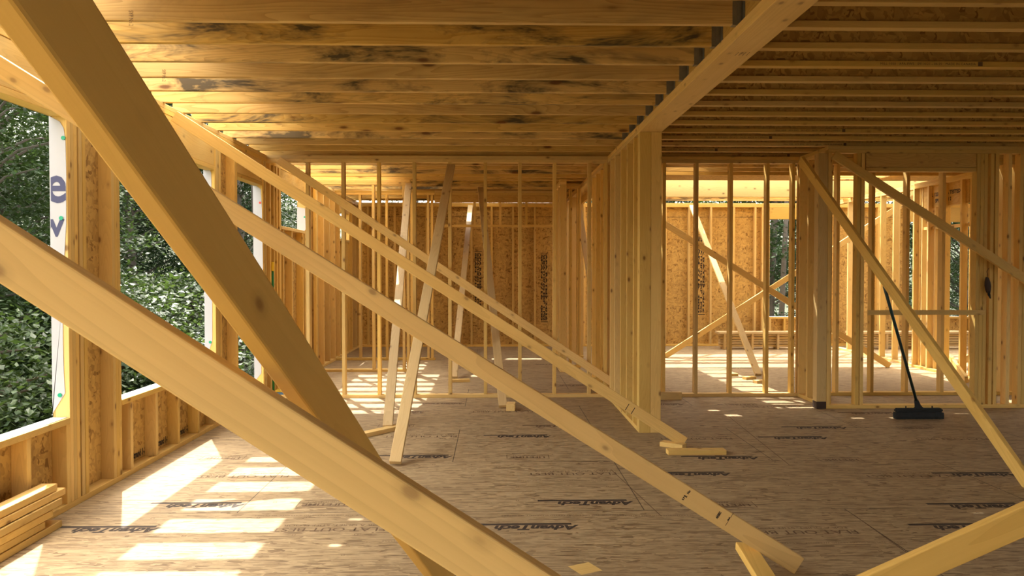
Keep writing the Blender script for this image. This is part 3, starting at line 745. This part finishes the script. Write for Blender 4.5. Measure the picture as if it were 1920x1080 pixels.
# blocks on the floor
def block(px, py, L, ang, label, w=SW, t=PL, z=0.0):
    c = FL(px, py); d = V((math.cos(ang), math.sin(ang), 0))
    o = board('wood_block', c-d*L/2+V((0, 0, z+t/2)), c+d*L/2+V((0, 0, z+t/2)), w, t, V((-d.y, d.x, 0)), 'stud'); tag(o, label, 'block'); return o
block(1305, 851, 0.46, 0.0, 'flat block on the floor beside the foot of the marked brace')
block(958, 768, 0.17, 1.5, 'small block at the foot of the brace under the wall stamps', t=0.07)
block(713, 812, 0.45, 0.9, 'block nailed at the foot of the pale leaning brace')
block(1405, 711, 0.16, 0.3, 'left of the two small blocks by the white sunlit brace')
block(1424, 718, 0.14, 0.3, 'right of the two small blocks by the white sunlit brace')
block(1374, 705, 0.12, 0.2, 'pale offcut lying left of the two small blocks')
block(1256, 749, 0.26, 0.0, 'dark end block beside the post foot on the right', t=0.085, w=0.05)
block(862, 716, 0.26, 0.1, 'offcut beside the thin white far brace')
block(1262, 838, 0.2, 2.5, 'offcut under the end of the marked brace')
block(1818, 716, 0.2, 0.1, 'pale offcut by the right side wall studs')
sc_ = FL(1097, 1066); print_on('paper_scrap', [('rect', -0.06, 0.06, -0.06, 0.06)], 'stud', sc_, (1, 0.5, 0), (-0.4, 1, 0), None)
tag(D.objects['paper_scrap'], 'small pale diamond shaped scrap on the floor near the bottom', 'scrap')

# lumber stack at left wall
ys_ = [4.39, 4.235, 4.30, 4.385, 4.44, 4.37]; xo = [0, -0.004, 0.002, 0.006, -0.006, -0.012]
lb = ['bottom board of the left stack, resting on the floor', 'short set back board second from the bottom of the left stack', 'third board from the bottom of the left stack', 'fourth board from the bottom of the left stack, sunlit edge', 'fifth board of the left stack, sticking out furthest', 'top board of the left stack with a sun stripe']
for i in range(6):
    z0 = 0.001+i*0.0425
    o = board('stacked_board', (-2.487+xo[i], -0.6+0.1*(i % 3), z0+PL/2), (-2.487+xo[i], ys_[i], z0+PL/2), SW, PL, (1, 0, 0), 'stud', None, 0.003)
    tag(o, lb[i], 'board', 'boards stacked by the left wall')
for yy in (1.0, 3.4):
    for i in range(5):
        z0 = 0.001+i*0.0425
        o = board('spacer_strip', (-2.53, yy, z0+PL+0.0022), (-2.45, yy, z0+PL+0.0022), 0.02, 0.004, (0, 1, 0), 'stud', None, 0); tag(o, 'thin spacer strip between boards of the left stack', 'spacer strip', 'spacers in the left stack')

# far lumber stack on the right
n_ = 0
for (xa_, xb_) in ((XP(1352, 14.2), XP(1560, 14.2)), (XP(1600, 14.2), XP(1822, 14.2))):
    side = ('left', 'right')[n_]; n_ += 1
    for k in range(5):
        o = abox('stacked_board', (xa_, xb_), (14.22, 14.36), (0.045+k*0.047, 0.045+k*0.047+0.038), 'old', None, 0.002)
        tag(o, '%s board of the %s stack before the far wall' % (('lowest', 'second lowest', 'middle', 'fourth', 'upper')[k], side), 'board', 'boards stacked by the far wall')
    o = abox('stack_cap_board', (xa_-0.05, xb_), (14.12, 14.40), (0.285, 0.325), 'old', None, 0.002)
    tag(o, 'wide pale cap board on top of the %s far stack' % side, 'board')
    for k, fr_ in enumerate((0.02, 0.27, 0.5, 0.75)):
        x = xa_+(xb_-xa_)*fr_
        o = abox('stack_stake', (x, x+0.04), (14.14, 14.20), (0.0, 0.284), 'old', None, 0.002); tag(o, 'short upright stake before the %s far lumber stack' % side, 'stake', 'stakes before the %s far stack' % side)
        o = abox('stack_runner', (x, x+0.05), (14.22, 14.36), (0.0, 0.044), 'old', None, 0.001); tag(o, 'runner block under the %s far lumber stack' % side, 'block', 'runners under the %s far stack' % side)

# ================================================================== BROOM
ft = FL(1725, 786); hy = ft.y+0.03
br = E_('push_broom', (ft.x, hy, 0), label='black push broom with dark green handle leaning on the steep right brace', cat='broom')
bm = bmesh.new(); 
L = 0.47; nseg = 24
prof = [(-0.036, 0.0), (-0.040, 0.025), (-0.030, 0.062), (0.030, 0.062), (0.040, 0.025), (0.036, 0.0)]
rings = []
for i in range(nseg+1):
    x = -L/2+L*i/nseg; e_ = 1-0.12*(abs(2*i/nseg-1)**6)
    rings.append([bm.verts.new((ft.x+x+(0.004*math.sin(i*2.1) if i in (0, nseg) else 0), hy+py*e_+0.002*math.sin(i*1.7+j), 0.001+pz*(1 if pz > .03 else 1)+0.001*math.sin(i*3.1)*(pz < .01)+0.001*(pz < .01))) for j, (py, pz) in enumerate(prof)])
for r0, r1 in zip(rings, rings[1:]):
    for j in range(len(prof)): bm.faces.new((r0[j], r1[j], r1[(j+1) % len(prof)], r0[(j+1) % len(prof)]))
bm.faces.new(rings[0]); bm.faces.new(list(reversed(rings[-1]))); bmesh.ops.recalc_face_normals(bm, faces=bm.faces)
bm_obj('bristles', bm, 'black', br)
bm = bmesh.new()
bmesh.ops.create_cube(bm, size=1, matrix=Matrix.Translation((ft.x, hy, 0.083)) @ Matrix.Diagonal((L*0.98, 0.066, 0.040, 1)))
bmesh.ops.bevel(bm, geom=bm.edges[:], offset=0.012, segments=3, affect='EDGES')
bm_obj('broom_head', bm, 'black', br)
top = W(1658, 537, 6.60); base = V((ft.x-0.005, hy, 0.12))
dl = (top-base).normalized()
bm_obj('socket', tube_bm([V((ft.x, hy, 0.095)), base, base+dl*0.10], [0.05, 0.03, 0.018]), 'black', br, smooth=True)
bm_obj('broom_handle', tube_bm([base+dl*0.02, top], [0.0135, 0.0135], 12), 'handle', br, smooth=True)
for sx in (-0.13, 0.13): bm_obj('bolt', tube_bm([(ft.x+sx, hy-0.01, 0.10), (ft.x+sx, hy-0.01, 0.125)], 0.006), 'black', br)

# yellow and green level by the narrow doorway, and tool on the floor
lv = E_('paint_pole', (XL+0.03, 8.70, 0), label='yellow topped green pole standing against the left wall by the doorway', cat='pole')
xx = XL+0.035
zt, zm = W(511, 491, 8.90).z, W(511, 508, 8.90).z
zz = HC+(509-491)/FPX*8.9
bm_obj('yellow_grip', tube_bm([(xx-0.0, 8.90, zm), (xx, 8.90, zt)], [0.017, 0.017]), 'yellow', lv, smooth=True)
bm_obj('green_shaft', tube_bm([(xx, 8.90, 0.001), (xx, 8.90, zm-0.001)], [0.012, 0.012]), 'greenp', lv, smooth=True)
tb = E_('tool_case', (XL+0.10, 8.6, 0), label='small blue tool with yellow top on the floor by the left doorway', cat='tool')
c0 = FL(533, 744)
abox('case_body', (c0.x-0.09, c0.x+0.09), (c0.y-0.08, c0.y+0.08), (0.001, 0.06), 'blue', tb, 0.01)
abox('case_top', (c0.x-0.09, c0.x-0.01), (c0.y-0.05, c0.y+0.05), (0.061, 0.085), 'yellow', tb, 0.006)

# hanging tool pouch on the right wall
q = W(1850, 540, YC-0.03)
hp = E_('hanging_pouch', q, label='dark tool pouch hanging by a cord on the right wall frame', cat='tool pouch')
bm = bmesh.new()
pf = [(0.030, 0.02), (0.022, 0.05), (0.0, 0.056), (-0.06, 0.036), (-0.12, 0.028), (-0.18, 0.018), (-0.215, 0.006)]
ringsv = []
for k, (dz, r) in enumerate([(0.115, 0.012), (0.10, 0.02), (0.06, 0.032), (0.02, 0.036), (-0.02, 0.030), (-0.05, 0.022)]):
    ringsv.append([bm.verts.new((q.x+0.004*k+r*math.cos(t_*math.pi/5), q.y+0.5*r*math.sin(t_*math.pi/5), q.z+dz)) for t_ in range(10)])
for r0, r1 in zip(ringsv, ringsv[1:]):
    for j in range(10): bm.faces.new((r0[j], r0[(j+1) % 10], r1[(j+1) % 10], r1[j]))
bm.faces.new(ringsv[0]); bm.faces.new(list(reversed(ringsv[-1]))); bmesh.ops.recalc_face_normals(bm, faces=bm.faces)
bm_obj('pouch_body', bm, 'leather', hp, smooth=True)
bm_obj('blade', tube_bm([(q.x+0.018, q.y, q.z-0.03), (q.x+0.026, q.y, q.z-0.07), (q.x+0.042, q.y, q.z-0.11)], [0.013, 0.014, 0.005]), 'black', hp, smooth=True)
bm_obj('cord', tube_bm([(q.x+0.006, q.y, q.z+0.11), (q.x+0.008, q.y, q.z+0.15), (q.x+0.004, q.y+0.01, q.z+0.17), (q.x+0.03, q.y+0.012, q.z+0.21)], 0.0025, 6), 'cord', hp)

# ================================================================== OUTSIDE
def leafmat(name, col, col2):
    m, nt, b = newmat(name)
    g = N(nt, 'ShaderNodeNewGeometry')
    c = mixc(nt, g.outputs['Random Per Island'], (*col, 1), (*col2, 1))
    nt.links.new(c, b.inputs['Base Color']); b.inputs['Roughness'].default_value = 0.42
    b.inputs['Specular IOR Level'].default_value = 0.5
    tr = N(nt, 'ShaderNodeBsdfTranslucent'); nt.links.new(mixc(nt, 0.5, c, (0.12, 0.20, 0.03, 1)), tr.inputs['Color'])
    mx = N(nt, 'ShaderNodeMixShader', inp={0: 0.28}); out = [n for n in nt.nodes if n.type == 'OUTPUT_MATERIAL'][0]
    nt.links.new(b.outputs[0], mx.inputs[1]); nt.links.new(tr.outputs[0], mx.inputs[2]); nt.links.new(mx.outputs[0], out.inputs[0])
    return m
M['leafA'] = leafmat('maple_leaves', (0.014, 0.034, 0.012), (0.045, 0.085, 0.03))
M['leafB'] = leafmat('beech_leaves', (0.02, 0.045, 0.012), (0.065, 0.105, 0.032))
M['leafC'] = leafmat('dark_conifer_leaves', (0.014, 0.034, 0.016), (0.03, 0.06, 0.025))
M['bark'] = plain('grey_bark', (0.10, 0.085, 0.07), 0.9, var=0.5, scale=9)
M['ground'] = plain('forest_floor', (0.035, 0.045, 0.018), 0.95, var=0.6, scale=1.5)
def make_tree(H, R, nclump, nleaf, ls, mat, seed, low=0.12, trunk_r=0.11):
    rg = random.Random(seed)
    bm = bmesh.new()
    tp = [V((0.25*math.sin(k*0.9+seed)*k/8, 0.2*math.cos(k*1.1+seed)*k/8, H*0.93*k/8)) for k in range(9)]
    tube_bm(tp, [trunk_r*(1-0.09*k) for k in range(9)], 8, bm)
    vs, fs = [], []
    for c in range(nclump):
        f = low+(1-low)*rg.random()**0.85
        z = H*f
        prof = R*min(1.0, 1.35*math.sin(math.pi*min(1, (f*0.82+0.16)))**0.6)
        a = rg.uniform(0, 2*math.pi); rad = prof*math.sqrt(rg.uniform(0.04, 1))
        cp = V((rad*math.cos(a), rad*math.sin(a), z-0.12*rad))
        base = tp[min(8, max(0, int(f*8*0.9)))]
        if rg.random() < 0.35: tube_bm([V((base.x, base.y, max(0.3, z-0.4*rad-0.2))), (V((base.x, base.y, z-0.3*rad))+cp)/2, cp], [0.03, 0.018, 0.006], 5, bm)
        sx = rg.uniform(0.35, 0.75); tilt = rg.uniform(-0.3, 0.3)
        for l in range(nleaf):
            u = rg.gauss(0, 0.42)*sx*1.3; v = rg.gauss(0, 0.42)*sx*1.3; w_ = rg.gauss(0, 0.16)*sx
            p = cp+V((u, v, w_-0.25*math.hypot(u, v)+tilt*u))
            s = ls*rg.uniform(0.65, 1.25)
            th = rg.uniform(0, 6.283); ti = rg.gauss(0, 0.5); tj = rg.gauss(0, 0.5)
            dx = V((math.cos(th), math.sin(th), ti)).normalized(); dy = V((-math.sin(th), math.cos(th), tj)).normalized()
            b = len(vs)
            vs += [p-dx*s*0.5, p+dy*s*0.33+V((0, 0, -s*0.08)), p+dx*s*0.5, p-dy*s*0.33+V((0, 0, -s*0.08))]
            fs.append((b, b+1, b+2, b+3))
    me1 = D.meshes.new('trunk'); bm.to_mesh(me1); bm.free(); me1.materials.append(M['bark'])
    me2 = D.meshes.new('foliage'); me2.from_pydata([tuple(v) for v in vs], [], fs); me2.materials.append(M[mat])
    return me1, me2
kinds = [make_tree(9.5, 2.3, 250, 190, 0.085, 'leafA', 1), make_tree(8.0, 2.0, 230, 190, 0.08, 'leafB', 2), make_tree(11, 2.0, 260, 190, 0.085, 'leafC', 5, low=0.05), make_tree(1.9, 1.1, 60, 130, 0.07, 'leafB', 9, low=0.2, trunk_r=0.025)]
GZ = -1.2
def gh(x, y):                                     # ground height
    a = max(0, -x-9)*0.22 if x < 0 else 0
    b = max(0, y-24)*0.16
    return GZ+min(6.0, a)+min(6.5, b)
def put_tree(k, x, y, s, rz, label, group=None):
    nm = 'bush' if k == 3 else 'tree'
    z = gh(x, y)-0.05
    e = E_(nm, (x, y, z)); tag(e, label, nm, group)
    for nn, me in (('trunk', kinds[k][0]), ('foliage', kinds[k][1])):
        o = D.objects.new(nn, me); link(o, e); o.scale = (s, s, s); o.rotation_euler = (0, 0, rz)
rg = random.Random(11)
spots = []
# left wedge
for (x, y) in ((-7.2, 10.6), (-8.6, 13.5), (-8.2, 17.8), (-9.6, 20.5), (-11.5, 17.0), (-11.0, 24), (-13.5, 21.0), (-14, 28), (-16.5, 25), (-12.2, 31), (-17.5, 32), (-9.5, 28), (-7.4, 22.5), (-19.5, 28.5), (-6.2, 19.0), (-7.6, 30)):
    spots.append((x, y, 'left'))
left_n = 0
L_ = ['tree nearest the left windows, filling the first opening', 'tree beyond the second left window, behind the crossing braces', 'bushy tree seen through the narrow left doorway']
for i, (x, y, s_) in enumerate(spots):
    lab = L_[i] if i < 3 else 'leafy green forest tree standing among the others outside the left windows'
    put_tree(i % 3, x, y, rg.uniform(0.85, 1.15), rg.uniform(0, 6.28), lab, None if i < 3 else 'forest trees outside the left windows')
for i, (x, y) in enumerate(((-5.6, 8.2), (-6.4, 9.6), (-7.5, 12.6), (-6.0, 12.6), (-8.8, 15.2), (-7.0, 15.5), (-5.6, 11.4), (-5.6, 14.6), (-7.8, 10.8), (-9.0, 12.4))):
    put_tree(3, x, y, rg.uniform(0.9, 1.5), rg.uniform(0, 6.28), 'leafy undergrowth bush below the left window sills', 'bushes outside the left windows')
for i, (x, y) in enumerate(((9.0, 22.0), (7.2, 20.0), (11.2, 24), (13.8, 22.5), (15.5, 25), (5.4, 24), (9.2, 28), (12.6, 29), (16.8, 29), (18.5, 24), (2.0, 27), (-2.5, 26))):
    lab = ('tree filling the far window between the right partitions', 'tree framed by the right edge of the left far window')[i] if i < 2 else 'dark green tree standing outside the far windows'
    put_tree((2, 0, 2, 1, 0, 2)[i % 6], x, y, rg.uniform(0.9, 1.15), rg.uniform(0, 6.28), lab, None if i < 2 else 'forest trees outside the far windows')
kinds.append(make_tree(13.0, 1.9, 60, 110, 0.085, 'leafA', 21, low=0.62, trunk_r=0.085))
for i, (x, y, sc2, lab) in enumerate(((XP(14, 15.4), 15.4, 1.0, 'slender bare grey trunk at the left edge of the first window'), (XP(481, 17.0), 17.0, 0.8, 'thick pale trunk seen through the narrow left doorway'), (XP(1466, 18.5), 18.5, 0.9, 'slender pale trunk in the far window between the right partitions'))):
    put_tree(4, x, y, sc2, 1.0+i, lab)
# ground
nx, ny = 60, 60; vs = []; fs = []
for j in range(ny+1):
    for i in range(nx+1):
        x = -60+i*2.0; y = -40+j*2.0; vs.append((x, y, gh(x, y)+0.15*math.sin(x*0.7)*math.cos(y*0.9)-0.1))
for j in range(ny):
    for i in range(nx):
        a = j*(nx+1)+i; fs.append((a, a+1, a+nx+2, a+nx+1))
gr = mesh_obj('ground', vs, fs, 'ground'); tag(gr, kind='structure')

# ================================================================== LIGHT
w = D.worlds.new('sky'); SC.world = w; w.use_nodes = True
nt = w.node_tree; nt.nodes.clear()
sk = nt.nodes.new('ShaderNodeTexSky'); sk.sky_type = 'NISHITA'; sk.sun_disc = False
SUN = V((-0.25, 0.53, 1)).normalized()
sk.sun_elevation = math.asin(SUN.z); sk.sun_rotation = math.atan2(SUN.x, SUN.y)
sk.dust_density = 3.5; sk.ozone_density = 0.8
bg = nt.nodes.new('ShaderNodeBackground'); bg.inputs[1].default_value = 0.62
ow = nt.nodes.new('ShaderNodeOutputWorld'); hs_ = nt.nodes.new('ShaderNodeHueSaturation'); hs_.inputs['Saturation'].default_value = 0.30; nt.links.new(sk.outputs[0], hs_.inputs['Color'])
mx_ = nt.nodes.new('ShaderNodeMix'); mx_.data_type = 'RGBA'; mx_.blend_type = 'MULTIPLY'; mx_.inputs[0].default_value = 1.0; mx_.inputs[7].default_value = (1.0, 0.93, 0.82, 1)
nt.links.new(hs_.outputs[0], mx_.inputs[6]); nt.links.new(mx_.outputs[2], bg.inputs[0]); nt.links.new(bg.outputs[0], ow.inputs[0])
su = D.lights.new('sun', 'SUN'); su.energy = 4.8; su.angle = math.radians(0.53); su.color = (1, 0.96, 0.88)
so = D.objects.new('sun', su); COL.objects.link(so)
so.rotation_euler = SUN.to_track_quat('Z', 'Y').to_euler(); so.location = SUN*40

cd = D.cameras.new('camera'); cd.sensor_width = 36; cd.lens = FPX/1920*36; cd.clip_start = 0.05; cd.clip_end = 300
co = D.objects.new('camera', cd); COL.objects.link(co)
mw = Matrix((RT, UP, -FW)).transposed().to_4x4(); mw.translation = CAM; co.matrix_world = mw
SC.camera = co
vs_ = SC.view_settings; vs_.view_transform = 'Standard'; vs_.look = 'None'; vs_.gamma = 1.0; vs_.use_curve_mapping = False
vs_.exposure = 1.47
try:
    SC.cycles.max_bounces = 10; SC.cycles.diffuse_bounces = 6
except Exception: pass
